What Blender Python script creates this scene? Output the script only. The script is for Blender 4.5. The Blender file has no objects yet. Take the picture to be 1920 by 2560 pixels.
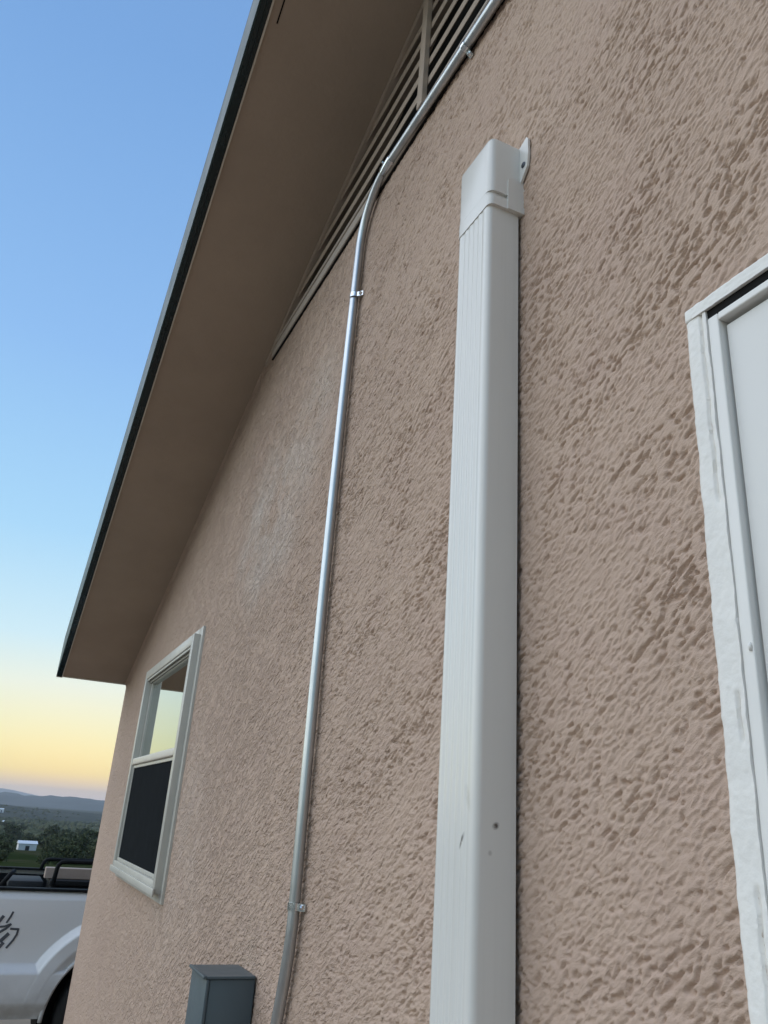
import bpy, bmesh, math, random
import numpy as np
from mathutils import Vector, Matrix, Euler

random.seed(7)
rng = np.random.default_rng(11)
SC = bpy.context.scene
COL = SC.collection

# ------------------------------------------------------------------ camera
EYE = 1.60
cam = bpy.data.cameras.new('camera')
cam_ob = bpy.data.objects.new('camera', cam)
COL.objects.link(cam_ob)
R = Matrix(((0.90294925, -0.21394989, -0.37270376),
            (-0.42458058, -0.31005269, -0.85064603),
            (0.06643782, 0.92633297, -0.37080081)))
cam_ob.matrix_world = Matrix.Translation((0, 0, EYE)) @ R.to_4x4()
cam.sensor_fit = 'VERTICAL'
cam.sensor_height = 36.0
cam.sensor_width = 27.0
cam.lens = 27.47
cam.clip_start = 0.02
cam.clip_end = 40000
SC.camera = cam_ob

# ------------------------------------------------------------------ world, sun, exposure
SUN_ELEV = math.radians(0.5)
SUN_AZ = math.radians(4.0)          # where the sun went down, measured from +Y towards +X
world = bpy.data.worlds.new('World')
SC.world = world
world.use_nodes = True
nt = world.node_tree
nt.nodes.clear()
sky = nt.nodes.new('ShaderNodeTexSky')
sky.sky_type = 'NISHITA'
sky.sun_disc = False
sky.sun_elevation = SUN_ELEV
sky.sun_rotation = SUN_AZ
sky.altitude = 300
sky.air_density = 1.0
sky.dust_density = 1.0
sky.ozone_density = 1.0
bg = nt.nodes.new('ShaderNodeBackground')
bg.inputs['Strength'].default_value = 0.028
nt.links.new(sky.outputs[0], bg.inputs['Color'])
# the clear dusk sky: one gradient by height above the horizon, the same all the way round
tc = nt.nodes.new('ShaderNodeTexCoord')
sep = nt.nodes.new('ShaderNodeSeparateXYZ')
nt.links.new(tc.outputs['Generated'], sep.inputs[0])
ramp = nt.nodes.new('ShaderNodeValToRGB')
nt.links.new(sep.outputs['Z'], ramp.inputs[0])
SKY_STOPS = [(0.0, (0.84, 0.94, 0.95)), (0.010, (0.90, 0.89, 0.62)), (0.030, (0.93, 0.93, 0.36)), (0.075, (0.82, 0.92, 0.58)),
             (0.125, (0.74, 0.90, 0.82)), (0.18, (0.55, 0.83, 0.96)), (0.30, (0.37, 0.68, 0.96)),
             (0.50, (0.27, 0.51, 0.88)), (0.75, (0.19, 0.385, 0.74)), (1.0, (0.17, 0.32, 0.64))]
cr = ramp.color_ramp
while len(cr.elements) < len(SKY_STOPS):
    cr.elements.new(0.5)
for e, (p, c) in zip(cr.elements, SKY_STOPS):
    e.position = p
    e.color = (*c, 1)
bg2 = nt.nodes.new('ShaderNodeBackground')
nt.links.new(ramp.outputs[0], bg2.inputs['Color'])
# the half of the sky away from the sunset is dimmer
dotn = nt.nodes.new('ShaderNodeVectorMath')
dotn.operation = 'DOT_PRODUCT'
nt.links.new(tc.outputs['Generated'], dotn.inputs[0])
dotn.inputs[1].default_value = (math.sin(math.radians(-45)), math.cos(math.radians(-45)), 0)
azr = nt.nodes.new('ShaderNodeMapRange')
azr.interpolation_type = 'SMOOTHSTEP'
for i_, v_ in enumerate((-0.9, 0.5, 0.68, 1.0)):
    azr.inputs[i_ + 1].default_value = v_
nt.links.new(dotn.outputs['Value'], azr.inputs[0])
nt.links.new(azr.outputs[0], bg2.inputs['Strength'])
addsh = nt.nodes.new('ShaderNodeAddShader')
nt.links.new(bg.outputs[0], addsh.inputs[0])
nt.links.new(bg2.outputs[0], addsh.inputs[1])
out = nt.nodes.new('ShaderNodeOutputWorld')
nt.links.new(addsh.outputs[0], out.inputs[0])

# after sunset the only direct light is the broad glow of the western sky: one very soft lamp
sun = bpy.data.lights.new('sun', 'SUN')
sun.energy = 2.4
sun.angle = math.radians(100)
sun.color = (1.0, 0.97, 0.92)
sun_ob = bpy.data.objects.new('sun', sun)
COL.objects.link(sun_ob)
SUN_LAMP_EL = math.radians(28)
SUN_LAMP_AZ = math.radians(-72)
sd = Vector((math.sin(SUN_LAMP_AZ) * math.cos(SUN_LAMP_EL), math.cos(SUN_LAMP_AZ) * math.cos(SUN_LAMP_EL), math.sin(SUN_LAMP_EL)))
sun_ob.rotation_euler = sd.to_track_quat('Z', 'Y').to_euler()

SC.view_settings.view_transform = 'Standard'
SC.view_settings.look = 'None'
SC.view_settings.gamma = 1.0
SC.view_settings.use_curve_mapping = False
SC.view_settings.exposure = 0.0

# ------------------------------------------------------------------ helpers
def link(o, parent=None):
    COL.objects.link(o)
    if parent is not None:
        o.parent = parent
    return o

def mesh_obj(name, verts, faces, mat=None, parent=None, smooth=False):
    me = bpy.data.meshes.new(name)
    me.from_pydata([tuple(v) for v in verts], [], [tuple(f) for f in faces])
    me.update()
    if mat:
        me.materials.append(mat)
    if smooth:
        me.polygons.foreach_set('use_smooth', [True] * len(me.polygons))
    return link(bpy.data.objects.new(name, me), parent)

def bm_obj(name, bm, mat=None, parent=None, smooth=False, loc=None):
    bmesh.ops.recalc_face_normals(bm, faces=bm.faces)
    me = bpy.data.meshes.new(name)
    bm.to_mesh(me)
    bm.free()
    if mat:
        me.materials.append(mat)
    if smooth:
        me.polygons.foreach_set('use_smooth', [True] * len(me.polygons))
    o = link(bpy.data.objects.new(name, me), parent)
    if loc is not None:
        o.location = loc
    return o

def add_box(bm, lo, hi, bevel=0.0, seg=2):
    vs = [bm.verts.new((x, y, z)) for x in (lo[0], hi[0]) for y in (lo[1], hi[1]) for z in (lo[2], hi[2])]
    fs = [bm.faces.new([vs[i] for i in f]) for f in ((0, 1, 3, 2), (4, 6, 7, 5), (0, 4, 5, 1), (2, 3, 7, 6), (0, 2, 6, 4), (1, 5, 7, 3))]
    if bevel > 0:
        es = list({e for f in fs for e in f.edges})
        bmesh.ops.bevel(bm, geom=es, offset=bevel, segments=seg, profile=0.5, affect='EDGES', clamp_overlap=True)
    return vs

def box_obj(name, lo, hi, mat, parent=None, bevel=0.0, seg=2):
    bm = bmesh.new()
    add_box(bm, lo, hi, bevel, seg)
    o = bm_obj(name, bm, mat, parent, smooth=False)
    if bevel > 0:
        smooth_by_angle(o)
    return o

def smooth_by_angle(o, deg=35):
    o.data.polygons.foreach_set('use_smooth', [True] * len(o.data.polygons))
    me = o.data
    bm = bmesh.new()
    bm.from_mesh(me)
    for e in bm.edges:
        if len(e.link_faces) == 2 and e.calc_face_angle(0) > math.radians(deg):
            e.smooth = False
    bm.to_mesh(me)
    bm.free()

def prism(bm, poly, axis, a, b):
    """extrude a closed 2-D polygon along an axis ('x','y','z') from a to b"""
    def pt(u, v, w):
        return {'x': (w, u, v), 'y': (u, w, v), 'z': (u, v, w)}[axis]
    A = [bm.verts.new(pt(u, v, a)) for u, v in poly]
    B = [bm.verts.new(pt(u, v, b)) for u, v in poly]
    n = len(poly)
    bm.faces.new(A)
    bm.faces.new(B[::-1])
    for i in range(n):
        j = (i + 1) % n
        bm.faces.new((A[i], A[j], B[j], B[i]))
    return A, B

def tube(bm, pts, r, n=20, caps=True):
    pts = [Vector(p) for p in pts]
    rings = []
    ref = None
    for i, p in enumerate(pts):
        t = (pts[min(i + 1, len(pts) - 1)] - pts[max(i - 1, 0)]).normalized()
        if ref is None:
            ref = Vector((1, 0, 0)) if abs(t.x) < 0.9 else Vector((0, 1, 0))
        u = (ref - t * ref.dot(t)).normalized()
        ref = u
        v = t.cross(u)
        rr = r[i] if isinstance(r, (list, tuple)) else r
        rings.append([bm.verts.new(p + (u * math.cos(2 * math.pi * k / n) + v * math.sin(2 * math.pi * k / n)) * rr) for k in range(n)])
    for a, b in zip(rings, rings[1:]):
        for k in range(n):
            bm.faces.new((a[k], a[(k + 1) % n], b[(k + 1) % n], b[k]))
    if caps:
        bm.faces.new(rings[0][::-1])
        bm.faces.new(rings[-1])

def thing(name, label, cat, loc=(0, 0, 0), group=None):
    o = bpy.data.objects.new(name, None)
    link(o)
    o.location = loc
    o.empty_display_size = 0.1
    tag(o, label, cat, group)
    return o

def tag(o, label, cat, group=None):
    o['label'] = label
    o['category'] = cat
    if group:
        o['group'] = group
    return o

def kind(o, k):
    o['kind'] = k
    return o

# ------------------------------------------------------------------ materials
class MatB:
    def __init__(self, name, color=(0.5, 0.5, 0.5), rough=0.6, metal=0.0, ior=1.45):
        self.m = bpy.data.materials.new(name)
        self.m.use_nodes = True
        self.t = self.m.node_tree
        self.p = self.t.nodes['Principled BSDF']
        self.p.inputs['Base Color'].default_value = (*color, 1)
        self.p.inputs['Roughness'].default_value = rough
        self.p.inputs['Metallic'].default_value = metal
        self.p.inputs['IOR'].default_value = ior
        self.tc = None
    def coord(self, which='Object'):
        if self.tc is None:
            self.tc = self.t.nodes.new('ShaderNodeTexCoord')
        return self.tc.outputs[which]
    def n(self, typ, **kw):
        nd = self.t.nodes.new(typ)
        for k, v in kw.items():
            setattr(nd, k, v)
        return nd
    def l(self, a, b):
        self.t.links.new(a, b)
    def noise(self, scale, detail=4, rough=0.55, vec=None, dist=0.0, stretch=None, rot=None):
        nd = self.n('ShaderNodeTexNoise')
        nd.inputs['Scale'].default_value = scale
        nd.inputs['Detail'].default_value = detail
        nd.inputs['Roughness'].default_value = rough
        nd.inputs['Distortion'].default_value = dist
        v = vec or self.coord()
        if stretch or rot:
            mp = self.n('ShaderNodeMapping')
            if stretch:
                mp.inputs['Scale'].default_value = stretch
            if rot:
                mp.inputs['Rotation'].default_value = rot
            self.l(v, mp.inputs['Vector'])
            v = mp.outputs[0]
        self.l(v, nd.inputs['Vector'])
        return nd.outputs['Fac']
    def ramp(self, fac, stops, interp='LINEAR'):
        nd = self.n('ShaderNodeValToRGB')
        cr = nd.color_ramp
        cr.interpolation = interp
        while len(cr.elements) < len(stops):
            cr.elements.new(0.5)
        for e, (p, c) in zip(cr.elements, stops):
            e.position = p
            e.color = (*c, 1) if len(c) == 3 else c
        self.l(fac, nd.inputs[0])
        return nd.outputs[0]
    def maprange(self, v, a, b, c, d):
        nd = self.n('ShaderNodeMapRange')
        for i, x in enumerate((a, b, c, d)):
            nd.inputs[i + 1].default_value = x
        self.l(v, nd.inputs[0])
        return nd.outputs[0]
    def math(self, op, a, b=None):
        nd = self.n('ShaderNodeMath', operation=op)
        for i, x in enumerate((a, b)):
            if x is None:
                continue
            if isinstance(x, (int, float)):
                nd.inputs[i].default_value = x
            else:
                self.l(x, nd.inputs[i])
        return nd.outputs[0]
    def mix(self, fac, a, b, blend='MIX'):
        nd = self.n('ShaderNodeMixRGB', blend_type=blend)
        for i, x in enumerate((fac, a, b)):
            if isinstance(x, (int, float)):
                nd.inputs[i].default_value = x
            elif isinstance(x, tuple):
                nd.inputs[i].default_value = (*x, 1)
            else:
                self.l(x, nd.inputs[i])
        return nd.outputs[0]
    def bump(self, h, strength=0.3, dist=0.01):
        nd = self.n('ShaderNodeBump')
        nd.inputs['Strength'].default_value = strength
        if isinstance(dist, (int, float)):
            nd.inputs['Distance'].default_value = dist
        else:
            self.l(dist, nd.inputs['Distance'])
        self.l(h, nd.inputs['Height'])
        self.l(nd.outputs[0], self.p.inputs['Normal'])
        return nd
    def color(self, c):
        self.l(c, self.p.inputs['Base Color'])
    def rough(self, r):
        self.l(r, self.p.inputs['Roughness'])
    def spot(self, pos, radius, scale=(1, 1, 1), rot=(0, 0, 0)):
        """1 inside an irregular spot round an object-space point, 0 outside (a stain)"""
        mp = self.n('ShaderNodeVectorMath', operation='SUBTRACT')
        self.l(self.coord(), mp.inputs[0])
        mp.inputs[1].default_value = pos
        m2 = self.n('ShaderNodeMapping')
        m2.vector_type = 'POINT'
        m2.inputs['Rotation'].default_value = rot
        self.l(mp.outputs[0], m2.inputs['Vector'])
        m3 = self.n('ShaderNodeVectorMath', operation='MULTIPLY')
        self.l(m2.outputs[0], m3.inputs[0])
        m3.inputs[1].default_value = scale
        ln = self.n('ShaderNodeVectorMath', operation='LENGTH')
        self.l(m3.outputs[0], ln.inputs[0])
        return self.maprange(ln.outputs['Value'], radius, radius * 0.35, 0.0, 1.0)

WALL_X = 0.62
# stucco: sand-finish paint over a lace texture
M = {}
def stucco_mat():
    b = MatB('stucco', rough=0.92)
    b.p.inputs['Specular IOR Level'].default_value = 0.25
    big = b.noise(2.2, 4, 0.6)
    mid = b.noise(9.0, 4, 0.6)
    fine = b.noise(240.0, 3, 0.6)
    c = b.mix(b.maprange(big, 0.35, 0.65, 0, 1), (0.485, 0.356, 0.280), (0.528, 0.392, 0.308))
    c = b.mix(b.math('MULTIPLY', b.maprange(mid, 0.45, 0.7, 0, 1), 0.35), c, (0.485, 0.348, 0.288))
    c = b.mix(b.math('MULTIPLY', b.maprange(fine, 0.35, 0.75, 0, 1), 0.25), c, (0.41, 0.30, 0.238))
    # a chalky pale patch the paint has left beyond the conduit, and fainter ones round it
    patch = b.noise(5.0, 5, 0.65)
    for pos, rad, sc, amt in (((WALL_X, 2.34, EYE + 0.90), 0.40, (1, 0.9, 1.15), 0.9), ((WALL_X, 1.98, EYE + 1.12), 0.24, (1, 1, 1.0), 0.5),
                              ((WALL_X, 3.0, EYE - 0.1), 0.5, (1, 0.9, 1.0), 0.25)):
        s = b.spot(pos, rad, sc)
        f = b.math('MULTIPLY', b.math('MULTIPLY', s, b.maprange(patch, 0.34, 0.62, 0, 1)), amt)
        c = b.mix(f, c, (0.61, 0.525, 0.46))
    b.color(c)
    # beyond arm's length the relief is carried by bump instead of mesh
    sp = b.n('ShaderNodeSeparateXYZ')
    b.l(b.coord(), sp.inputs[0])
    far = b.maprange(sp.outputs['Y'], 1.0, 2.4, 0.0, 1.0)
    m1 = b.n('ShaderNodeMapping')
    m1.inputs['Rotation'].default_value = (math.radians(-57), 0, 0)
    b.l(b.coord(), m1.inputs['Vector'])
    n1 = b.noise(95, 3, 0.6, vec=m1.outputs[0], stretch=(1, 1, 0.38), dist=0.4)
    n2 = b.noise(38, 3, 0.6, vec=m1.outputs[0], stretch=(1, 1, 0.45))
    h = b.ramp(b.math('ADD', b.math('MULTIPLY', n1, 0.6), b.math('MULTIPLY', n2, 0.4)), [(0.38, (0, 0, 0)), (0.52, (0.75, 0.75, 0.75)), (0.66, (1, 1, 1))])
    bn = b.bump(h, 1.0, b.math('MULTIPLY', b.math('MULTIPLY', b.math('ADD', far, 0.12), b.maprange(sp.outputs['Y'], 2.4, 5.0, 1.0, 0.45)), 0.0090))
    sand = b.n('ShaderNodeBump')
    sand.inputs['Strength'].default_value = 0.8
    sand.inputs['Distance'].default_value = 0.0009
    b.l(b.noise(520, 2, 0.7), sand.inputs['Height'])
    b.l(sand.outputs[0], bn.inputs['Normal'])
    return b.m
M['stucco'] = stucco_mat()

def simple(name, color, rough=0.5, metal=0.0, var=0.06, scale=6.0, bump=0.0, bscale=60.0, bdist=0.002, ior=1.45, detail=4):
    b = MatB(name, color, rough, metal, ior)
    n = b.noise(scale, detail, 0.6)
    lo = tuple(max(0.0, c * (1 - var)) for c in color)
    hi = tuple(min(1.0, c * (1 + var)) for c in color)
    b.color(b.mix(b.maprange(n, 0.3, 0.7, 0, 1), lo, hi))
    b.rough(b.maprange(b.noise(scale * 2.3, 3), 0.3, 0.7, max(0.02, rough - 0.06), min(1, rough + 0.06)))
    if bump:
        b.bump(b.noise(bscale, 3), bump, bdist)
    return b.m

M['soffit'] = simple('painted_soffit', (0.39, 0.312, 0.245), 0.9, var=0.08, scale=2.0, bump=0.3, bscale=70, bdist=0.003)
M['cream'] = simple('cream_trim_paint', (0.62, 0.57, 0.49), 0.45, var=0.05)
M['fascia'] = simple('dark_green_metal', (0.005, 0.019, 0.022), 0.28, var=0.2, scale=3.0)
M['drip'] = simple('green_drip_metal', (0.030, 0.062, 0.066), 0.55, var=0.1, scale=3.0)
M['roofing'] = simple('dark_roofing', (0.04, 0.04, 0.042), 0.85, var=0.3, scale=20)
M['vent'] = simple('vent_tan_paint', (0.44, 0.355, 0.285), 0.6, var=0.07, scale=9)
M['flange'] = simple('vent_flange_paint', (0.44, 0.38, 0.33), 0.6, var=0.06, scale=9)
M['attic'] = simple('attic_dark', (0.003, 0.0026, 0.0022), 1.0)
M['white_frame'] = simple('window_vinyl', (0.50, 0.482, 0.43), 0.38, var=0.05, scale=8)
M['screen'] = simple('insect_screen', (0.010, 0.012, 0.014), 1.0, var=0.15, scale=10, bump=0.3, bscale=900, bdist=0.001)
M['screen'].node_tree.nodes['Principled BSDF'].inputs['Specular IOR Level'].default_value = 0.06
M['room'] = simple('dim_room', (0.03, 0.03, 0.03), 0.9)
def glass_mat():
    b = MatB('window_glass', (0.60, 0.66, 0.64), 0.015, 1.0)      # coated double glazing: a mirror at this slant
    return b.m
M['glass'] = glass_mat()
def duct_mat():
    b = MatB('white_pvc', (0.70, 0.69, 0.655), 0.30, 0.0, 1.5)
    n = b.noise(5.0, 5, 0.6, stretch=(1, 1, 0.25))
    c = b.mix(b.maprange(n, 0.3, 0.7, 0, 1), (0.675, 0.665, 0.63), (0.72, 0.71, 0.675))
    st = b.noise(55, 4, 0.6, stretch=(1, 1, 0.02))
    c = b.mix(b.math('MULTIPLY', b.maprange(st, 0.5, 0.75, 0, 1), 0.22), c, (0.52, 0.49, 0.44))
    # scuffs and a dirt spot near the bottom
    wob = b.noise(160, 3)
    for pos, rad, sc, rot, amt in (((0.582, 0.906, EYE + 0.008), 0.0065, (1, 0.2, 1.3), (0, 0.5, 0), 0.95),
                                   ((0.574, 0.906, EYE - 0.024), 0.004, (1, 0.2, 1.0), (0, 0, 0), 0.3),
                                   ((0.552, 0.938, EYE - 0.012), 0.011, (0.3, 3.2, 0.8), (-0.55, 0, 0), 0.8),
                                   ((0.552, 0.925, EYE + 0.040), 0.016, (0.3, 2.2, 0.8), (0.3, 0, 0), 0.18)):
        s = b.math('MULTIPLY', b.spot(pos, rad, sc, rot), b.maprange(wob, 0.3, 0.5, 0.4, 1.0))
        c = b.mix(b.math('MULTIPLY', s, amt), c, (0.07, 0.055, 0.05))
    b.color(c)
    b.rough(b.maprange(b.noise(6, 2), 0.3, 0.7, 0.22, 0.27))
    return b.m
M['pvc'] = duct_mat()
def emt_mat():
    b = MatB('galvanised_steel', (0.62, 0.64, 0.66), 0.26, 1.0)
    n = b.noise(30, 4, 0.6, stretch=(1, 1, 0.15))
    b.color(b.mix(b.maprange(n, 0.3, 0.7, 0, 1), (0.47, 0.50, 0.52), (0.59, 0.615, 0.635)))
    b.rough(b.maprange(b.noise(25, 3), 0.3, 0.7, 0.33, 0.41))
    return b.m
M['emt'] = emt_mat()
M['zinc'] = simple('zinc_plate', (0.72, 0.76, 0.80), 0.22, 1.0, var=0.08, scale=40)
M['screw'] = simple('dark_screw', (0.06, 0.07, 0.09), 0.35, 0.8)
M['grey_box'] = simple('grey_enamel', (0.078, 0.106, 0.120), 0.42, var=0.06, scale=7, bump=0.05, bscale=200, bdist=0.001)
M['white_trim'] = simple('white_stucco_paint', (0.79, 0.77, 0.73), 0.6, var=0.05, scale=12, bump=0.4, bscale=70, bdist=0.003)
M['door_paint'] = simple('white_door_paint', (0.70, 0.69, 0.665), 0.4, var=0.03, scale=3, bump=0.06, bscale=35, bdist=0.002)
M['white_gloss'] = simple('white_gloss_trim', (0.78, 0.765, 0.735), 0.4, var=0.03, scale=6)

# ------------------------------------------------------------------ house
YC = 5.363                      # far corner of the gable wall
SL = 0.3536                     # roof pitch
YR = -0.60                      # ridge line
ZC = EYE + 0.740                # soffit height at the far corner
def soffit_z(y):
    return ZC + SL * (5.346 - max(y, 2 * YR - y))

house = thing('house', 'tan stucco house seen up its gable wall, with a brown soffit and dark roof edge', 'house', (WALL_X, YC, -0.2))
def own(o, parent=house):
    """parent while keeping the world position (meshes are written in world coordinates)"""
    o.parent = parent
    o.matrix_parent_inverse = Matrix.Translation(-parent.location) if parent.type == 'EMPTY' else Matrix()
    return o

# --- numpy gradient noise for the stucco relief
_PT = {}
def perlin2(x, y, seed):
    if seed not in _PT:
        r = np.random.default_rng(seed)
        p_ = r.permutation(4096)
        ang = r.uniform(0, 2 * math.pi, 4096)
        _PT[seed] = (p_, np.cos(ang), np.sin(ang))
    perm, gx, gy = _PT[seed]
    xi = np.floor(x).astype(np.int64)
    yi = np.floor(y).astype(np.int64)
    xf, yf = x - xi, y - yi
    u = xf * xf * xf * (xf * (xf * 6 - 15) + 10)
    v = yf * yf * yf * (yf * (yf * 6 - 15) + 10)
    def g(i, j, dx, dy):
        h = perm[(perm[i & 4095] + j) & 4095]
        return gx[h] * dx + gy[h] * dy
    a = g(xi, yi, xf, yf)
    b = g(xi + 1, yi, xf - 1, yf)
    c = g(xi, yi + 1, xf, yf - 1)
    d = g(xi + 1, yi + 1, xf - 1, yf - 1)
    return (a + u * (b - a) + v * ((c + u * (d - c)) - (a + u * (b - a)))) * 1.5

def sstep(a, b, x):
    t = np.clip((x - a) / (b - a), 0, 1)
    return t * t * (3 - 2 * t)

TROWEL = math.radians(37)       # the way the texture was dragged, in the wall plane
def stucco_h(y, z):
    s = (-y * math.cos(TROWEL) + z * math.sin(TROWEL)) / 3.0
    t = (y * math.sin(TROWEL) + z * math.cos(TROWEL))
    wx = 0.0022 * perlin2(s / 0.012, t / 0.015, 41)
    wy = 0.0022 * perlin2(s / 0.012, t / 0.015, 42)
    s, t = s + wx, t + wy
    n1 = perlin2(s / 0.0046, t / 0.0054, 1)
    n2 = perlin2(s / 0.0110, t / 0.0118, 2)
    n3 = perlin2(s / 0.0028, t / 0.0034, 3)
    area = perlin2(s / 0.07, t / 0.10, 4)
    n = 0.75 * n1 + 0.55 * n2 + 0.38 * n3
    # lapped trowel strokes: flat islands with steep edges, and narrow crevices between some of them
    low = sstep(-0.60, -0.36, n + 0.42 * area)
    mid = sstep(-0.06, 0.08, n - 0.22 * area)
    h = 0.0030 * low + 0.0012 * mid + 0.0006 * n3 + 0.0006 * n1 + 0.0018 * perlin2(s / 0.12, t / 0.16, 5)
    return h - 0.0041

# openings in the wall
WIN = (3.10, 4.31, EYE - 0.314, EYE + 0.690)        # y0, y1, z0, z1 of the window's outer flange
DOOR = (-0.36, 0.548, -0.2, EYE + 0.570)            # opening
VZ = EYE + 1.700                                     # bottom of the louvre opening
VY = 2.616 - 0.05                                    # left end of it
def build_wall():
    ys = [YC]
    y = YC
    while y > 0.40:
        dy = 0.00185 * (0.42 + max(y, 0.2) ** 2)
        y -= min(dy, 0.06)
        ys.append(y)
    while y > 2 * YR - YC:
        y -= 0.12
        ys.append(max(y, 2 * YR - YC))
    ys = np.array(sorted(set(ys)))
    zb = -0.35
    vs = []
    z = 0.0
    v = 0.0
    NV = 1150
    v = np.concatenate([np.linspace(0, 0.30, 40)[:-1], np.linspace(0.30, 0.72, NV)[:-1], np.linspace(0.72, 1.0, 440)])
    Yg = np.repeat(ys[:, None], len(v), 1)
    top = np.array([soffit_z(q) for q in ys]) + 0.015
    Zg = zb + (top[:, None] - zb) * v[None, :]
    h = stucco_h(Yg, Zg)
    dyg = np.gradient(ys)[:, None]
    atten = np.clip(1.35 - dyg / 0.010, 0.0, 1.0)
    # plaster swells slightly where it runs into the soffit
    fil = np.clip(1 - (top[:, None] - 0.015 - Zg) / 0.03, 0, 1) ** 2 * 0.010
    Xg = WALL_X - h * atten - fil
    verts = np.stack([Xg, Yg, Zg], -1).reshape(-1, 3)
    ny, nv = Yg.shape
    idx = np.arange(ny * nv).reshape(ny, nv)
    q = np.stack([idx[:-1, :-1], idx[:-1, 1:], idx[1:, 1:], idx[1:, :-1]], -1).reshape(-1, 4)
    yc = Yg.reshape(-1)[q].mean(1)
    zc = Zg.reshape(-1)[q].mean(1)
    keep = np.ones(len(q), bool)
    keep &= ~((yc > WIN[0] + 0.05) & (yc < WIN[1] - 0.05) & (zc > WIN[2] + 0.05) & (zc < WIN[3] - 0.05))
    keep &= ~((yc > DOOR[0]) & (yc < DOOR[1] - 0.004) & (zc < DOOR[3] + 0.008))
    sz = ZC + SL * (5.346 - np.maximum(yc, 2 * YR - yc))
    keep &= ~((zc > VZ - 0.012) & (zc < sz - 0.012))
    q = q[keep]
    me = bpy.data.meshes.new('gable_wall')
    me.vertices.add(len(verts))
    me.vertices.foreach_set('co', verts.astype(np.float32).ravel())
    me.loops.add(len(q) * 4)
    me.loops.foreach_set('vertex_index', q.astype(np.int32).ravel())
    me.polygons.add(len(q))
    me.polygons.foreach_set('loop_start', np.arange(0, len(q) * 4, 4, dtype=np.int32))
    me.update(calc_edges=True)
    me.validate()
    me.polygons.foreach_set('use_smooth', np.ones(len(me.polygons), bool))
    me.materials.append(M['stucco'])
    return own(link(bpy.data.objects.new('gable_wall', me)))
build_wall()

# the other walls of the house, plain
YB = 2 * YR - YC
box_obj('end_wall', (WALL_X + 0.004, YC - 0.15, -0.35), (9.5, YC - 0.003, ZC + 0.02), M['stucco'], None)
own(bpy.data.objects['end_wall'])
own(box_obj('back_wall', (WALL_X + 0.004, YB + 0.003, -0.35), (9.5, YB + 0.15, ZC + 0.02), M['stucco']))

# --- roof edge: soffit, fascia, roofing, built as slabs that follow the pitch on both slopes
SOF_X0 = 0.230
def slab(name, x0, x1, lo, hi, mat, y0=None, y1=None, both=True):
    """a slab between heights soffit+lo and soffit+hi, from the far corner over the ridge"""
    ya = YC + 0.0 if y1 is None else y1
    yb = (2 * YR - YC if both else YR) if y0 is None else y0
    line = [ya] + ([YR] if ya > YR > yb else []) + [yb]
    top = [(y, soffit_z(y) + hi) for y in line]
    bot = [(y, soffit_z(y) + lo) for y in reversed(line)]
    bm = bmesh.new()
    prism(bm, top + bot, 'x', x0, x1)
    return own(bm_obj(name, bm, mat))
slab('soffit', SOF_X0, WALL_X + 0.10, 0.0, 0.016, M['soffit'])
slab('soffit_trim', SOF_X0 - 0.006, SOF_X0 - 0.001, -0.010, 0.018, M['cream'])
slab('fascia', 0.1968, 0.2235, -0.006, 0.205, M['fascia'])
slab('drip_edge', 0.1910, 0.1963, -0.004, 0.225, M['drip'], y1=YC + 0.004)
slab('fascia_lip', 0.2120, 0.2150, -0.012, -0.0065, M['fascia'], y1=YC - 0.004)
slab('roof', 0.1925, 9.6, 0.226, 0.262, M['roofing'], y1=YC + 0.03)
# open joint along the upper part of the overhang
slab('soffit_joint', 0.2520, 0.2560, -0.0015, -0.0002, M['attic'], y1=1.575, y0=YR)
# cut lower end of the overhang
own(box_obj('soffit_end', (SOF_X0 + 0.001, YC + 0.001, ZC - 0.012), (WALL_X - 0.002, YC + 0.012, ZC + 0.2), M['cream']))
own(box_obj('fascia_end', (0.1915, YC + 0.005, ZC - 0.016), (SOF_X0 - 0.001, YC + 0.013, ZC + 0.2), M['cream']))

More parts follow.
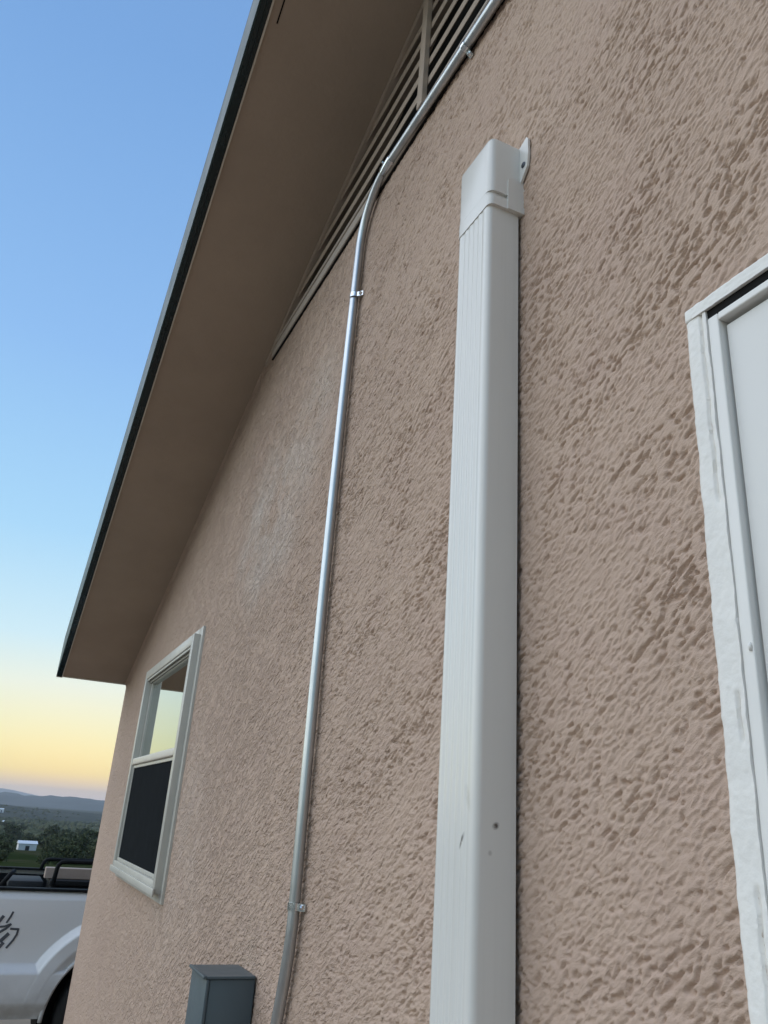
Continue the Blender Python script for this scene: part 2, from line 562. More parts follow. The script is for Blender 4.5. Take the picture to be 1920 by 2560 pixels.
# --- gable vent with louvres
def build_vent():
    zb, zt = VZ - 0.045, VZ
    y0v, y1v = 2 * YR - VY, VY
    bm = bmesh.new()
    # bottom flange
    add_box(bm, (WALL_X - 0.011, y0v - 0.16, zb), (WALL_X + 0.012, y1v + 0.02, zb + 0.034), 0.002, 1)
    add_box(bm, (WALL_X - 0.016, y0v - 0.06, zb + 0.0345), (WALL_X + 0.012, y1v - 0.04, zt), 0.002, 1)
    vent = bm_obj('gable_vent', bm, M['flange'])
    own(vent)
    own(box_obj('painted_shadow_gap', (WALL_X - 0.006, 0.6, zb - 0.0050), (WALL_X + 0.012, y1v + 0.03, zb - 0.0004), M['attic']), vent)  # solid near-black strip, painted in for the line of shade under the flange
    # sloping flanges along the soffit
    for sgn in (1, -1):
        bm = bmesh.new()
        ya, yb = (VY + 0.10, YR) if sgn > 0 else (2 * YR - VY - 0.10, YR)
        poly = [(ya, soffit_z(ya) - 0.0015), (yb, soffit_z(yb) - 0.0015), (yb, soffit_z(yb) - 0.032), (ya, soffit_z(ya) - 0.032)]
        prism(bm, poly, 'x', WALL_X - 0.012, WALL_X + 0.014)
        own(bm_obj('rake_flange', bm, M['vent']), vent)
    # louvre blades: a front lip and a sloped leaf running up and in
    pitch = 0.0685
    z = zt + 0.004
    while z < soffit_z(YR) - 0.08:
        ye = 5.346 - (z + 0.03 - ZC) / SL
        if ye < YR + 0.1:
            break
        ya, yb = ye - 0.01, 2 * YR - ye + 0.01
        bm = bmesh.new()
        prof = [(WALL_X - 0.004, z + 0.0), (WALL_X - 0.004, z + 0.026), (WALL_X - 0.002, z + 0.028), (WALL_X - 0.0022, z + 0.028), (WALL_X - 0.0022, z)]
        prism(bm, prof, 'y', yb, ya)
        own(bm_obj('louver', bm, M['vent']), vent)
        z += pitch
    # upright bars behind the lips
    for yy in (1.335, -2.535):
        bm = bmesh.new()
        add_box(bm, (WALL_X - 0.020, yy - 0.014, zt + 0.0005), (WALL_X - 0.0045, yy + 0.014, soffit_z(yy) - 0.034), 0.0015, 1)
        own(bm_obj('mullion', bm, M['vent']), vent)
    # dark attic behind
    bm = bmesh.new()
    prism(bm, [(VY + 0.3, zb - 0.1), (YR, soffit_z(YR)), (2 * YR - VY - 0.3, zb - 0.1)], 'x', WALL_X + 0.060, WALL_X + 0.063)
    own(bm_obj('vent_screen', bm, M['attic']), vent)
build_vent()

# --- window with a screened lower sash
def build_window():
    y0, y1, z0, z1 = WIN
    X = WALL_X
    bm = bmesh.new()
    def ring(yo0, yo1, zo0, zo1, w, x0, x1, bev=0.003):
        add_box(bm, (x0, yo0, zo0), (x1, yo0 + w, zo1), bev, 2)
        add_box(bm, (x0, yo1 - w, zo0), (x1, yo1, zo1), bev, 2)
        add_box(bm, (x0, yo0 + w + 0.0002, zo0), (x1, yo1 - w - 0.0002, zo0 + w), bev, 2)
        add_box(bm, (x0, yo0 + w + 0.0002, zo1 - w), (x1, yo1 - w - 0.0002, zo1), bev, 2)
    ring(y0, y1, z0, z1, 0.070, X - 0.010, X + 0.020)               # flat flange over the stucco
    ring(y0 + 0.030, y1 - 0.030, z0 + 0.030, z1 - 0.030, 0.042, X - 0.036, X + 0.060)   # raised frame
    win = bm_obj('window', bm, M['white_frame'])
    smooth_by_angle(win)
    own(win)
    iy0, iy1, iz0, iz1 = y0 + 0.072, y1 - 0.072, z0 + 0.072, z1 - 0.072
    zm = EYE + 0.208
    # upper sash frame and pane
    bm = bmesh.new()
    ring(iy0 + 0.001, iy1 - 0.001, zm - 0.01, iz1 - 0.001, 0.022, X - 0.006, X + 0.030, 0.002)
    s = own(bm_obj('upper_sash', bm, M['white_frame']), win)
    smooth_by_angle(s)
    own(box_obj('pane', (X + 0.004, iy0 + 0.02, zm + 0.005), (X + 0.010, iy1 - 0.02, iz1 - 0.02), M['glass']), win)
    # head track
    for k in range(2):
        own(box_obj('head_track', (X - 0.030 + 0.014 * k, iy0 + 0.001, iz1 - 0.010 - 0.008 * k), (X - 0.025 + 0.014 * k, iy1 - 0.001, iz1 - 0.0005), M['white_frame']), win)
    # meeting rail, screen
    own(box_obj('meeting_rail', (X - 0.034, iy0 + 0.001, zm - 0.016), (X + 0.002, iy1 - 0.001, zm + 0.016), M['cream'], None, 0.006, 3), win)
    own(box_obj('insect_screen', (X - 0.020, iy0 + 0.010, iz0 + 0.012), (X - 0.018, iy1 - 0.010, zm - 0.0165), M['screen']), win)
    bm = bmesh.new()
    ring(iy0 + 0.001, iy1 - 0.001, iz0 + 0.001, zm - 0.0168, 0.014, X - 0.024, X - 0.012, 0.002)
    own(bm_obj('screen_frame', bm, M['white_frame']), win)
    own(box_obj('lower_pane', (X + 0.030, iy0 + 0.001, iz0 + 0.001), (X + 0.036, iy1 - 0.001, zm - 0.017), M['glass']), win)
    own(box_obj('room_backing', (X + 0.09, iy0 - 0.03, iz0 - 0.03), (X + 0.10, iy1 + 0.03, iz1 + 0.03), M['room']), win)
    own(box_obj('sill', (X - 0.044, y0 + 0.012, z0 + 0.024), (X - 0.0365, y1 - 0.012, z0 + 0.050), M['white_frame'], None, 0.003, 2), win)
build_window()

# --- white door at the right, with its plastered surround
def build_door():
    y0, y1, zb, zt = DOOR
    YI = 0.5345                     # inner edge of the plaster
    X = WALL_X
    door = box_obj('door', (X + 0.008, y0 + 0.02, -0.15), (X + 0.050, 0.5165, zt - 0.0265), M['door_paint'])
    own(door)
    # one narrow casing, flush with the plaster
    bm = bmesh.new()
    add_box(bm, (X - 0.0015, 0.5195, -0.2), (X + 0.060, YI - 0.0004, zt - 0.0110), 0.0016, 2)
    add_box(bm, (X - 0.0015, y0 + 0.001, zt - 0.0205), (X + 0.060, 0.5193, zt - 0.0110), 0.0016, 2)
    own(bm_obj('door_casing', bm, M['white_gloss']), door)
    # dark gap above the casing
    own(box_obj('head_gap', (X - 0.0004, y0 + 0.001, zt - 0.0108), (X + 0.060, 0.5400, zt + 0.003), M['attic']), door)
    # dried paint run on the casing
    bm = bmesh.new()
    c = Vector((X - 0.0012, 0.5230, EYE + 0.180))
    tube(bm, [c + Vector((0, 0, 0.004)), c + Vector((-0.0015, 0, 0.001)), c + Vector((-0.0012, 0, -0.004))], [0.0008, 0.0022, 0.0012], 8)
    own(bm_obj('paint_drip', bm, M['white_gloss'], None, True), door)
    # rough painted plaster band round the opening: a grid with a ragged outer edge
    def frac(u, sd, sc, octv=5, gain=0.62):
        t, a = 0.0, 1.0
        for o in range(octv):
            t += a * float(perlin2(np.array([u / sc + 3.7 * o]), np.array([0.37 + o * 1.91]), sd + o)[0])
            a *= gain
            sc /= 2.13
        return t
    def band(name, along0, along1, n, vert):
        us = np.linspace(along0, along1, n)
        W = 14
        vv, ff = [], []
        sd = 60 if vert else 160
        for i, u in enumerate(us):
            rag = 0.0195 + 0.0017 * frac(u, sd, 0.15, 6, 0.7)
            crack = frac(u, sd + 20, 0.13, 3)
            for j in range(W):
                t = j / (W - 1)
                out_ = rag * (1 - t) + (y1 - YI) * ((1 - t) if vert else 0.0)
                by = 0.0004 * float(perlin2(np.array([u / 0.014]), np.array([out_ / 0.007 + sd]), 64)[0]) + 0.0004 * float(perlin2(np.array([u / 0.005]), np.array([out_ / 0.004 + sd]), 66)[0])
                lift = (0.0034 if vert else 0.0052) * min(1.0, 0.25 + 3.0 * t) + by
                if j == 0:
                    lift = -0.005
                # hairline where the plaster has parted from the casing
                if vert and j == W - 4:
                    lift -= 0.0060 * max(0.0, min(1.0, 0.35 + 2.2 * crack))
                if vert:
                    vv.append((X - lift, YI + out_ + (0.0010 * frac(u, sd + 40, 0.03, 2) if 0 < j else 0), u))
                else:
                    vv.append((X - lift, u, zt + out_))
            vv.append((X + 0.004, YI - 0.0002, u) if vert else (X - 0.0008, u, zt))
        C = W + 1
        for i in range(n - 1):
            for j in range(W):
                ff.append((i * C + j, i * C + j + 1, (i + 1) * C + j + 1, (i + 1) * C + j))
        o = own(mesh_obj(name, vv, ff, M['white_trim'], None, True), door)
        smooth_by_angle(o, 70)
    band('plaster_band', -0.2, zt - 0.0005, 1000, True)
    own(box_obj('corner_plaster', (X - 0.0048, y1 - 0.004, zt - 0.001), (X + 0.002, y1 + 0.0165, zt + 0.017), M['white_trim'], None, 0.004, 3), door)
    band('head_band', y0 - 0.02, y1 + 0.004, 420, False)
build_door()

# ------------------------------------------------------------------ line-set cover on the wall
def build_cover():
    root = thing('pipe_cover', 'tall off-white plastic pipe cover with ribbed front fixed to the stucco wall', 'pipe cover', (WALL_X, 0.955, -0.05))
    xf, y0, y1 = 0.552, 0.906, 1.012
    # cross-section (x,y): fluted front, rounded corners, small step at the back
    sec = []
    r = 0.010
    sec.append((WALL_X - 0.007, y0))
    for k in range(7):
        a = math.pi / 2 * k / 6
        sec.append((xf + r - r * math.sin(a), y0 + r - r * math.cos(a)))
    nf = 5
    fy0, fy1 = y0 + r + 0.006, y1 - r - 0.004
    for k in range(nf):
        c = fy0 + (fy1 - fy0) * (k + 0.5) / nf
        w = (fy1 - fy0) / nf
        for dy, dx in ((-0.36, 0), (-0.26, 0.0008), (0.14, 0.0008), (0.24, 0)):
            sec.append((xf + dx, c + dy * w))
    for k in range(7):
        a = math.pi / 2 * k / 6
        sec.append((xf + r - r * math.cos(a), y1 - r + r * math.sin(a)))
    sec.append((WALL_X - 0.007, y1))
    bm = bmesh.new()
    zs = np.linspace(-0.05, EYE + 1.10, 14)
    rings = []
    for z in zs:
        dx = 0.0006 * math.sin(z * 3.1)
        rings.append([bm.verts.new((x + dx, y + 0.0006 * math.sin(z * 2.3 + 1), z)) for x, y in sec])
    for a, b in zip(rings, rings[1:]):
        for i in range(len(sec) - 1):
            bm.faces.new((a[i], a[i + 1], b[i + 1], b[i]))
    o = own(bm_obj('channel', bm, M['pvc']), root)
    smooth_by_angle(o, 28)
    own(box_obj('back_track', (WALL_X - 0.012, y0 + 0.018, -0.05), (WALL_X + 0.004, y1 - 0.006, EYE + 1.05), M['pvc'], None, 0.0015, 1), root)
    # end cap: a shell flush with the ribbed front but standing out at the flanks, with a slot and a clip on the near flank
    zc0, zc1 = EYE + 1.006, EYE + 1.163
    gf, gs = 0.0007, 0.0055
    bm = bmesh.new()
    add_box(bm, (xf - gf, y0 - gs, zc0 + 0.030), (WALL_X + 0.003, y1 + gs * 0.3, zc1))
    ed = [e for e in bm.edges if abs(e.verts[0].co.z - e.verts[1].co.z) > 0.1 and e.verts[0].co.x < 0.56]
    ed += [e for e in bm.edges if min(e.verts[0].co.z, e.verts[1].co.z) > zc1 - 0.001]
    bmesh.ops.bevel(bm, geom=ed, offset=0.013, segments=5, profile=0.5, affect='EDGES')
    cap = own(bm_obj('end_cap', bm, M['pvc']), root)
    smooth_by_angle(cap, 40)
    def ring_piece(nm, z0, z1, ys, xa):
        bm = bmesh.new()
        add_box(bm, (xa, ys, z0), (WALL_X + 0.0025, y1 + gs * 0.3, z1))
        if xa < 0.56:
            ed = [e for e in bm.edges if abs(e.verts[0].co.z - e.verts[1].co.z) > 0.004 and e.verts[0].co.x < 0.56]
            bmesh.ops.bevel(bm, geom=ed, offset=0.0105, segments=4, profile=0.5, affect='EDGES')
        o = own(bm_obj(nm, bm, M['pvc']), cap)
        smooth_by_angle(o, 40)
    ring_piece('cap_skirt', zc0, zc0 + 0.0205, y0 - gs, xf - gf)
    ring_piece('cap_slot', zc0 + 0.0206, zc0 + 0.0299, y0 - 0.0004, xf - gf + 0.0001)
    bm = bmesh.new()
    prof = [(0.5870, zc0 + 0.0002), (WALL_X + 0.002, zc0 + 0.0002), (WALL_X + 0.002, zc0 + 0.072)]
    for k in range(7):
        a = math.pi / 2 * k / 6
        prof.append((0.598 - 0.011 * math.sin(a), zc0 + 0.061 + 0.011 * math.cos(a)))
    prism(bm, prof, 'y', y0 - gs - 0.0022, y0 - gs + 0.006)
    own(bm_obj('cap_clip', bm, M['pvc']), cap)
    # mounting flange with its screw
    bm = bmesh.new()
    poly = [(y0 + 0.015, EYE + 1.077), (y0 - 0.0065, EYE + 1.072), (y0 - 0.028, EYE + 1.098), (y0 - 0.031, EYE + 1.125), (y0 - 0.0300, EYE + 1.160),
            (y0 - 0.026, EYE + 1.166), (y0 + 0.012, EYE + 1.152)]
    prism(bm, poly, 'x', WALL_X - 0.0075, WALL_X - 0.003)
    fl = own(bm_obj('mounting_flange', bm, M['pvc']), cap)
    bm = bmesh.new()
    c = Vector((WALL_X - 0.0075, y0 - 0.017, EYE + 1.108))
    tube(bm, [c + Vector((0.002, 0, 0)), c + Vector((-0.0012, 0, 0)), c + Vector((-0.0022, 0, 0))], [0.0058, 0.0058, 0.004], 14)
    own(bm_obj('screw', bm, M['screw']), cap)
build_cover()

# ------------------------------------------------------------------ steel conduit
def build_conduit():
    root = thing('conduit', 'galvanised steel conduit climbing the stucco and bending along the gable vent', 'conduit', (WALL_X, 1.7, 1.3))
    r = 0.0119
    x = WALL_X - 0.0165
    k = x / WALL_X
    def P(y, z, dx=0.0):
        kk = (x + dx) / WALL_X
        return Vector((x + dx, y, EYE + z))
    pts = []
    # low end swings over towards the box and dives behind its flank
    for t in np.linspace(0, 1, 9):
        pts.append(P(1.690 + 0.125 * (1 - t) ** 1.5, -0.60 + 0.40 * t))
    for t in np.linspace(0, 1, 8)[1:]:
        pts.append(P(1.690 - 0.008 * t + 0.014 * math.sin(math.pi * t), -0.20 + 1.70 * t))
    # bend at the top: quarter-ish turn from upright to level
    cy, cz, rad = 1.682 - 0.155, 1.50, 0.155
    for t in np.linspace(0, 1, 14)[1:]:
        a = math.radians(92) * t
        pts.append(P(cy + rad * math.cos(a), cz + rad * math.sin(a) * 1.12))
    end = pts[-1]
    for t in np.linspace(0, 1, 8)[1:]:
        pts.append(Vector((end.x + 0.001 * t, end.y + (-1.6 - end.y) * t, end.z - 0.175 * t)))
    bm = bmesh.new()
    tube(bm, pts, r, 24)
    own(bm_obj('pipe', bm, M['emt'], None, True), root)
    def strap(c, t, side):
        """one-hole strap round the pipe at c (pipe direction t), ear on the given side"""
        t = Vector(t).normalized()
        side = Vector(side).normalized()
        o_ = Vector((-1, 0, 0))
        bm = bmesh.new()
        w = 0.0070
        sec = []
        ri, ro = r + 0.0004, r + 0.0022
        arc = []
        for q in range(13):
            a = math.radians(-95 + 190 * q / 12)
            arc.append((math.sin(a), math.cos(a)))
        outer = [side * (s * ro) + o_ * (c_ * ro) for s, c_ in arc]
        inner = [side * (s * ri) + o_ * (c_ * ri) for s, c_ in arc]
        prof = outer + [side * (ro + 0.0135) - o_ * (r + 0.0010), side * (ro + 0.0135) - o_ * (r + 0.0030), side * ri - o_ * (r + 0.0030)] + inner[::-1]
        A = [bm.verts.new(c + v - t * w) for v in prof]
        B = [bm.verts.new(c + v + t * w) for v in prof]
        n = len(prof)
        for i in range(n):
            bm.faces.new((A[i], A[(i + 1) % n], B[(i + 1) % n], B[i]))
        for i in range(12):
            for L in (A, B):
                bm.faces.new((L[i], L[i + 1], L[n - 2 - i], L[n - 1 - i]))
        for L in (A, B):
            bm.faces.new((L[12], L[13], L[14], L[15], L[16]))
        st = own(bm_obj('strap', bm, M['zinc']), root)
        bm = bmesh.new()
        sc = c + side * (ro + 0.007) - o_ * (r + 0.0005)
        tube(bm, [sc, sc + o_ * 0.006, sc + o_ * 0.0085], [0.0055, 0.0055, 0.004], 8)
        own(bm_obj('screw', bm, M['zinc']), st)
    strap(P(1.690, -0.167), (0, 0, 1), (0, -1, 0))
    strap(P(1.684, 1.345), (0, 0, 1), (0, -1, 0))
    yy = 1.10
    f = (end.y - yy) / (end.y + 1.6)
    strap(Vector((end.x, yy, end.z - 0.175 * f)), (0, -1, -0.06), (0, 0, -1))
    # coupling where the bend meets the level run
    bm = bmesh.new()
    c0 = end + Vector((0, 0.030, -0.001))
    c1 = end + Vector((0, -0.030, -0.003))
    tube(bm, [c0, c0.lerp(c1, 0.06), c0.lerp(c1, 0.94), c1], [r + 0.0005, r + 0.0024, r + 0.0024, r + 0.0005], 24)
    cp = own(bm_obj('coupling', bm, M['zinc'], None, True), root)
    smooth_by_angle(cp, 40)
    bm = bmesh.new()
    sc = end + Vector((-0.009, 0.010, 0.010))
    tube(bm, [sc, sc + Vector((-0.004, 0, 0.005))], 0.0035, 8)
    own(bm_obj('set_screw', bm, M['zinc']), cp)
build_conduit()

# ------------------------------------------------------------------ grey electrical box
def build_box():
    root = thing('electrical_box', 'dark grey metal electrical box low on the wall left of the conduit', 'electrical box', (WALL_X, 2.0, EYE - 0.85))
    x0, y0, y1, z1 = 0.504, 1.935, 2.083, EYE - 0.334
    z0 = z1 - 0.36
    own(box_obj('body', (x0 + 0.010, y0 + 0.004, z0), (WALL_X - 0.002, y1 - 0.004, z1 - 0.006), M['grey_box'], None, 0.003, 2), root)
    # hood: top sheet with folded sides
    bm = bmesh.new()
    add_box(bm, (x0 + 0.003, y0, z1 - 0.0055), (WALL_X - 0.003, y1, z1), 0.0015, 2)
    own(bm_obj('hood', bm, M['grey_box']), root)
    cov = own(box_obj('cover', (x0 + 0.002, y0 + 0.0015, z0 + 0.01), (x0 + 0.0095, y1 - 0.0015, z1 - 0.006), M['grey_box'], None, 0.002, 2), root)
    own(box_obj('cover_lip', (x0 - 0.006, y0 + 0.0005, z1 - 0.0052), (x0 + 0.0025, y1 - 0.0005, z1 + 0.0010), M['grey_box'], None, 0.0015, 2), cov)
    own(box_obj('latch', (x0 - 0.006, y0 + 0.060, z0 + 0.03), (x0 + 0.0018, y0 + 0.09, z0 + 0.055), M['zinc'], None, 0.002, 2), cov)
build_box()

# ------------------------------------------------------------------ ground and far country
def fbm(x, y, seed, scale, octv=4):
    t = 0.0
    a = 1.0
    for o in range(octv):
        t = t + a * perlin2(x / scale + 17.3 * o, y / scale - 9.1 * o, seed + o)
        a *= 0.5
        scale /= 2.1
    return t
PR = np.array([0, 5, 6.5, 12, 25, 31, 60, 100, 200, 400, 800, 1500, 9000.0])
PZ = np.array([-1.62, -1.62, -1.725, -1.85, -2.05, -2.25, -3.8, -5.8, -10.5, -16, -22, -26, -32])
def terrain(x, y):
    r = np.hypot(x, y)
    z = np.interp(r, PR, PZ) + EYE
    amp = np.clip((r - 20) / 200, 0, 1)
    z = z + amp * (1.5 * fbm(x, y, 70, 120.0) + 0.5 * fbm(x, y, 75, 25.0)) * np.clip(1.2 - r / 6000, 0.3, 1)
    return z
def grid_obj(name, xs, ys, Z, mat, knd, smooth=True):
    ny, nx = len(ys), len(xs)
    X, Y = (xs, ys) if xs.ndim == 2 else np.meshgrid(xs, ys)
    verts = np.stack([X, Y, Z], -1).reshape(-1, 3)
    idx = np.arange(X.size).reshape(X.shape)
    q = np.stack([idx[:-1, :-1], idx[:-1, 1:], idx[1:, 1:], idx[1:, :-1]], -1).reshape(-1, 4)
    o = mesh_obj(name, verts, q, mat, None, smooth)
    return kind(o, knd)
def ground_mat():
    b = MatB('hillside_ground', rough=1.0)
    b.p.inputs['Specular IOR Level'].default_value = 0.0
    n = b.noise(0.045, 6, 0.65)
    n2 = b.noise(1.4, 5, 0.6)
    grass = b.ramp(n, [(0.34, (0.018, 0.027, 0.010)), (0.48, (0.028, 0.041, 0.013)), (0.60, (0.055, 0.053, 0.028)), (0.74, (0.12, 0.10, 0.07))])
    dirt = b.mix(b.maprange(n2, 0.3, 0.7, 0, 1), (0.27, 0.215, 0.165), (0.36, 0.295, 0.23))
    ln = b.n('ShaderNodeVectorMath', operation='LENGTH')
    b.l(b.coord(), ln.inputs[0])
    f = b.maprange(b.math('ADD', ln.outputs['Value'], b.math('MULTIPLY', n2, 5.0)), 16, 22, 0, 1)
    b.color(b.mix(f, dirt, grass))
    b.bump(b.noise(9, 6, 0.7), 0.5, 0.03)
    return b.m
th = np.linspace(0, 2 * math.pi, 145)
rr = np.concatenate([[0.05], np.geomspace(0.8, 8000, 110)])
TX = rr[:, None] * np.sin(th)[None, :]
TY = rr[:, None] * np.cos(th)[None, :]
grid_obj('ground', TX, TY, terrain(TX, TY), ground_mat(), 'structure')

def hill_mat(name, c0, c1, scale):
    b = MatB(name, rough=0.95)
    b.p.inputs['Specular IOR Level'].default_value = 0.1
    n = b.noise(scale, 8, 0.7)
    b.color(b.mix(b.maprange(n, 0.38, 0.62, 0, 1), c0, c1))
    return b.m
def hill_z(x, y, y0, half, top, base, seed, wave, amp):
    d = np.clip(1 - np.abs(y - y0) / half, 0, 1)
    prof = d * d * (3 - 2 * d)
    crest = top(x) + amp * fbm(x, x * 0 + 3.3, seed, wave, 5)
    return base + (crest - base) * prof + amp * 0.5 * prof * fbm(x, y, seed + 9, wave * 0.5, 5)
def near_crest(x):
    return EYE - 10.0 - 0.030 * np.clip(x, -800, 300)
HX = np.linspace(-2600, 2600, 320)
HY = np.linspace(850, 2050, 60)
hX, hY = np.meshgrid(HX, HY)
def hillz(x, y):
    return hill_z(x, y, 1500.0, 650.0, near_crest, EYE - 40.0, 80, 240.0, 2.2)
grid_obj('hills', HX, HY, hillz(hX, hY), hill_mat('scrub_hillside', (0.018, 0.028, 0.020), (0.055, 0.060, 0.045), 0.02), 'structure')
MX = np.linspace(-6000, 6000, 400)
MY = np.linspace(3200, 5600, 40)
mX, mY = np.meshgrid(MX, MY)
grid_obj('mountains', MX, MY, hill_z(mX, mY, 4500.0, 1200.0, lambda x: EYE + 20 + 0 * x, EYE - 60.0, 90, 260.0, 11.0),
         hill_mat('mountain_scrub', (0.040, 0.050, 0.048), (0.080, 0.085, 0.080), 0.004), 'structure')
FX = np.linspace(-9000, 9000, 400)
FY = np.linspace(9600, 11400, 24)
fX, fY = np.meshgrid(FX, FY)
grid_obj('far_mountains', FX, FY, hill_z(fX, fY, 10500.0, 850.0, lambda x: EYE + 98 - 0.12 * np.clip(x - 60, -300, 620), EYE - 60.0, 97, 900.0, 12.0),
         hill_mat('far_mountain_scrub', (0.05, 0.055, 0.055), (0.09, 0.09, 0.085), 0.003), 'structure')

# trees
def foliage_mat():
    b = MatB('foliage', rough=0.8)
    b.p.inputs['Specular IOR Level'].default_value = 0.2
    oi = b.n('ShaderNodeObjectInfo')
    n = b.noise(0.9, 4, 0.6)
    c = b.mix(b.maprange(n, 0.35, 0.65, 0, 1), (0.030, 0.045, 0.020), (0.080, 0.098, 0.042))
    c = b.mix(b.math('MULTIPLY', oi.outputs['Random'], 0.45), c, (0.085, 0.082, 0.040))
    b.color(c)
    return b.m
M['foliage'] = foliage_mat()
M['bark'] = simple('bark', (0.07, 0.055, 0.042), 0.95, var=0.2, scale=3)
def crown_mesh(seed, h, w, n):
    r = random.Random(seed)
    vv, ff = [], []
    blobs = [(r.uniform(-.3, .3) * w, r.uniform(-.3, .3) * w, h * r.uniform(.42, .82), w * r.uniform(.24, .40)) for _ in range(8)]
    for _ in range(n):
        bx, by, bz, br = r.choice(blobs)
        u, v_ = r.uniform(-1, 1), r.uniform(0, 2 * math.pi)
        q = math.sqrt(1 - u * u)
        rad = br * (0.55 + 0.5 * r.random())
        c = Vector((bx + rad * q * math.cos(v_), by + rad * q * math.sin(v_), bz + rad * u * 0.8))
        s = w * r.uniform(0.035, 0.08)
        e = Euler((r.uniform(0, 6.3), r.uniform(0, 6.3), r.uniform(0, 6.3)))
        a = e.to_matrix() @ Vector((s, 0, 0))
        bb = e.to_matrix() @ Vector((0, s * 0.7, 0))
        i = len(vv)
        vv += [c - a - bb, c + a - bb * .5, c + a * .8 + bb, c - a * .6 + bb]
        ff.append((i, i + 1, i + 2, i + 3))
    return vv, ff
PROTO = []
for sd_, h, w in ((1, 5.6, 6.0), (2, 4.4, 5.4), (3, 6.8, 5.0), (4, 3.4, 4.2)):
    vv, ff = crown_mesh(sd_, h, w, 620)
    cm = bpy.data.meshes.new('crown')
    cm.from_pydata([tuple(v) for v in vv], [], ff)
    cm.materials.append(M['foliage'])
    bm = bmesh.new()
    tube(bm, [(0, 0, -0.5), (0.08, 0.03, h * 0.25), (0.2, -0.05, h * 0.5), (0.3, 0.1, h * 0.7)], [0.22, 0.17, 0.11, 0.05], 7)
    for k in range(3):
        a = k * 2.1 + sd_
        tube(bm, [(0.12, 0, h * 0.33), (0.6 * math.cos(a), 0.6 * math.sin(a), h * 0.5), (w * .28 * math.cos(a), w * .28 * math.sin(a), h * 0.68)], [0.10, 0.07, 0.03], 5)
    tm = bpy.data.meshes.new('trunk')
    bm.to_mesh(tm)
    bm.free()
    tm.materials.append(M['bark'])
    PROTO.append((cm, tm, h))
def tree(x, y, k, s, label, group=None):
    cm, tm, h = PROTO[k]
    z = float(terrain(np.array([x]), np.array([y]))[0])
    t = thing('tree', label, 'tree', (x, y, z - 0.15), group)
    t.rotation_euler.z = random.uniform(0, 6.28)
    t.scale = (s * random.uniform(.9, 1.15), s * random.uniform(.9, 1.15), s * random.uniform(.85, 1.1))
    for nm, me in (('trunk', tm), ('crown', cm)):
        o = bpy.data.objects.new(nm, me)
        link(o, t)
    return t
TL = 'dark green tree among the many on the slope and valley floor beyond the truck'
TG = 'trees on the valley slope'
def polar(az, r):
    return r * math.sin(math.radians(az)), r * math.cos(math.radians(az))
rt = random.Random(5)
placed = []
n_t = 0
while n_t < 190:
    r_ = math.exp(rt.uniform(math.log(62), math.log(560)))
    az = rt.uniform(-24, 9) if n_t % 3 == 0 else rt.uniform(-1.5, 8.5)
    if r_ < 215 and 1.3 < az < 3.7:
        continue
    if 150 < r_ < 215 and 1.4 < az < 3.6:
        continue
    x, y = polar(az, r_)
    if any((x - a) ** 2 + (y - b_) ** 2 < (2.2 + r_ * 0.008) ** 2 for a, b_ in placed):
        continue
    placed.append((x, y))
    low = r_ < 110
    tree(x, y, rt.choice((0, 0, 1, 1, 2, 3, 3)), rt.uniform(0.6, 1.0) * (0.33 if low else 0.60 if r_ < 170 else 0.85 if r_ < 300 else 1.0),
         'low round bush on the near green slope, below the taller valley trees' if low else TL, 'bushes on the near slope' if low else TG)
    n_t += 1

# far woodland: clumps nobody could count
def woodland():
    vv, ff = [], []
    r = random.Random(9)
    ico = [(0, 0, 1)] + [(0.9 * math.cos(a), 0.9 * math.sin(a), 0.4) for a in [i * 1.2566 for i in range(5)]] + \
          [(0.95 * math.cos(a), 0.95 * math.sin(a), -0.4) for a in [i * 1.2566 + .6 for i in range(5)]]
    fi = [(0, 1, 2), (0, 2, 3), (0, 3, 4), (0, 4, 5), (0, 5, 1)]
    for i in range(5):
        a, b_, c, d = 1 + i, 1 + (i + 1) % 5, 6 + i, 6 + (i + 1) % 5
        fi += [(a, c, b_), (b_, c, d)]
    for _ in range(5200):
        rad = r.uniform(330, 1450)
        x, y = polar(r.uniform(-26, 12), rad)
        ax = np.array([x]); ay = np.array([y])
        z = float(terrain(ax, ay)[0])
        if y > 900:
            z = max(z, float(hillz(ax, ay)[0]))
        s = r.uniform(1.6, 3.6) * (1.0 if rad < 900 else 0.6)
        if float(fbm(ax, ay, 120, 90.0)[0]) < -0.15:
            continue
        k = len(vv)
        for p in ico:
            j = r.uniform(0.75, 1.25)
            vv.append((x + p[0] * s * j, y + p[1] * s * j, z + s * 0.5 + p[2] * s * j * 0.8))
        ff += [(k + a, k + b_, k + c) for a, b_, c in fi]
    o = mesh_obj('woodland', vv, ff, M['foliage'])
    kind(o, 'stuff')
    o['label'] = 'distant dark woodland covering the valley floor and low hill'
woodland()

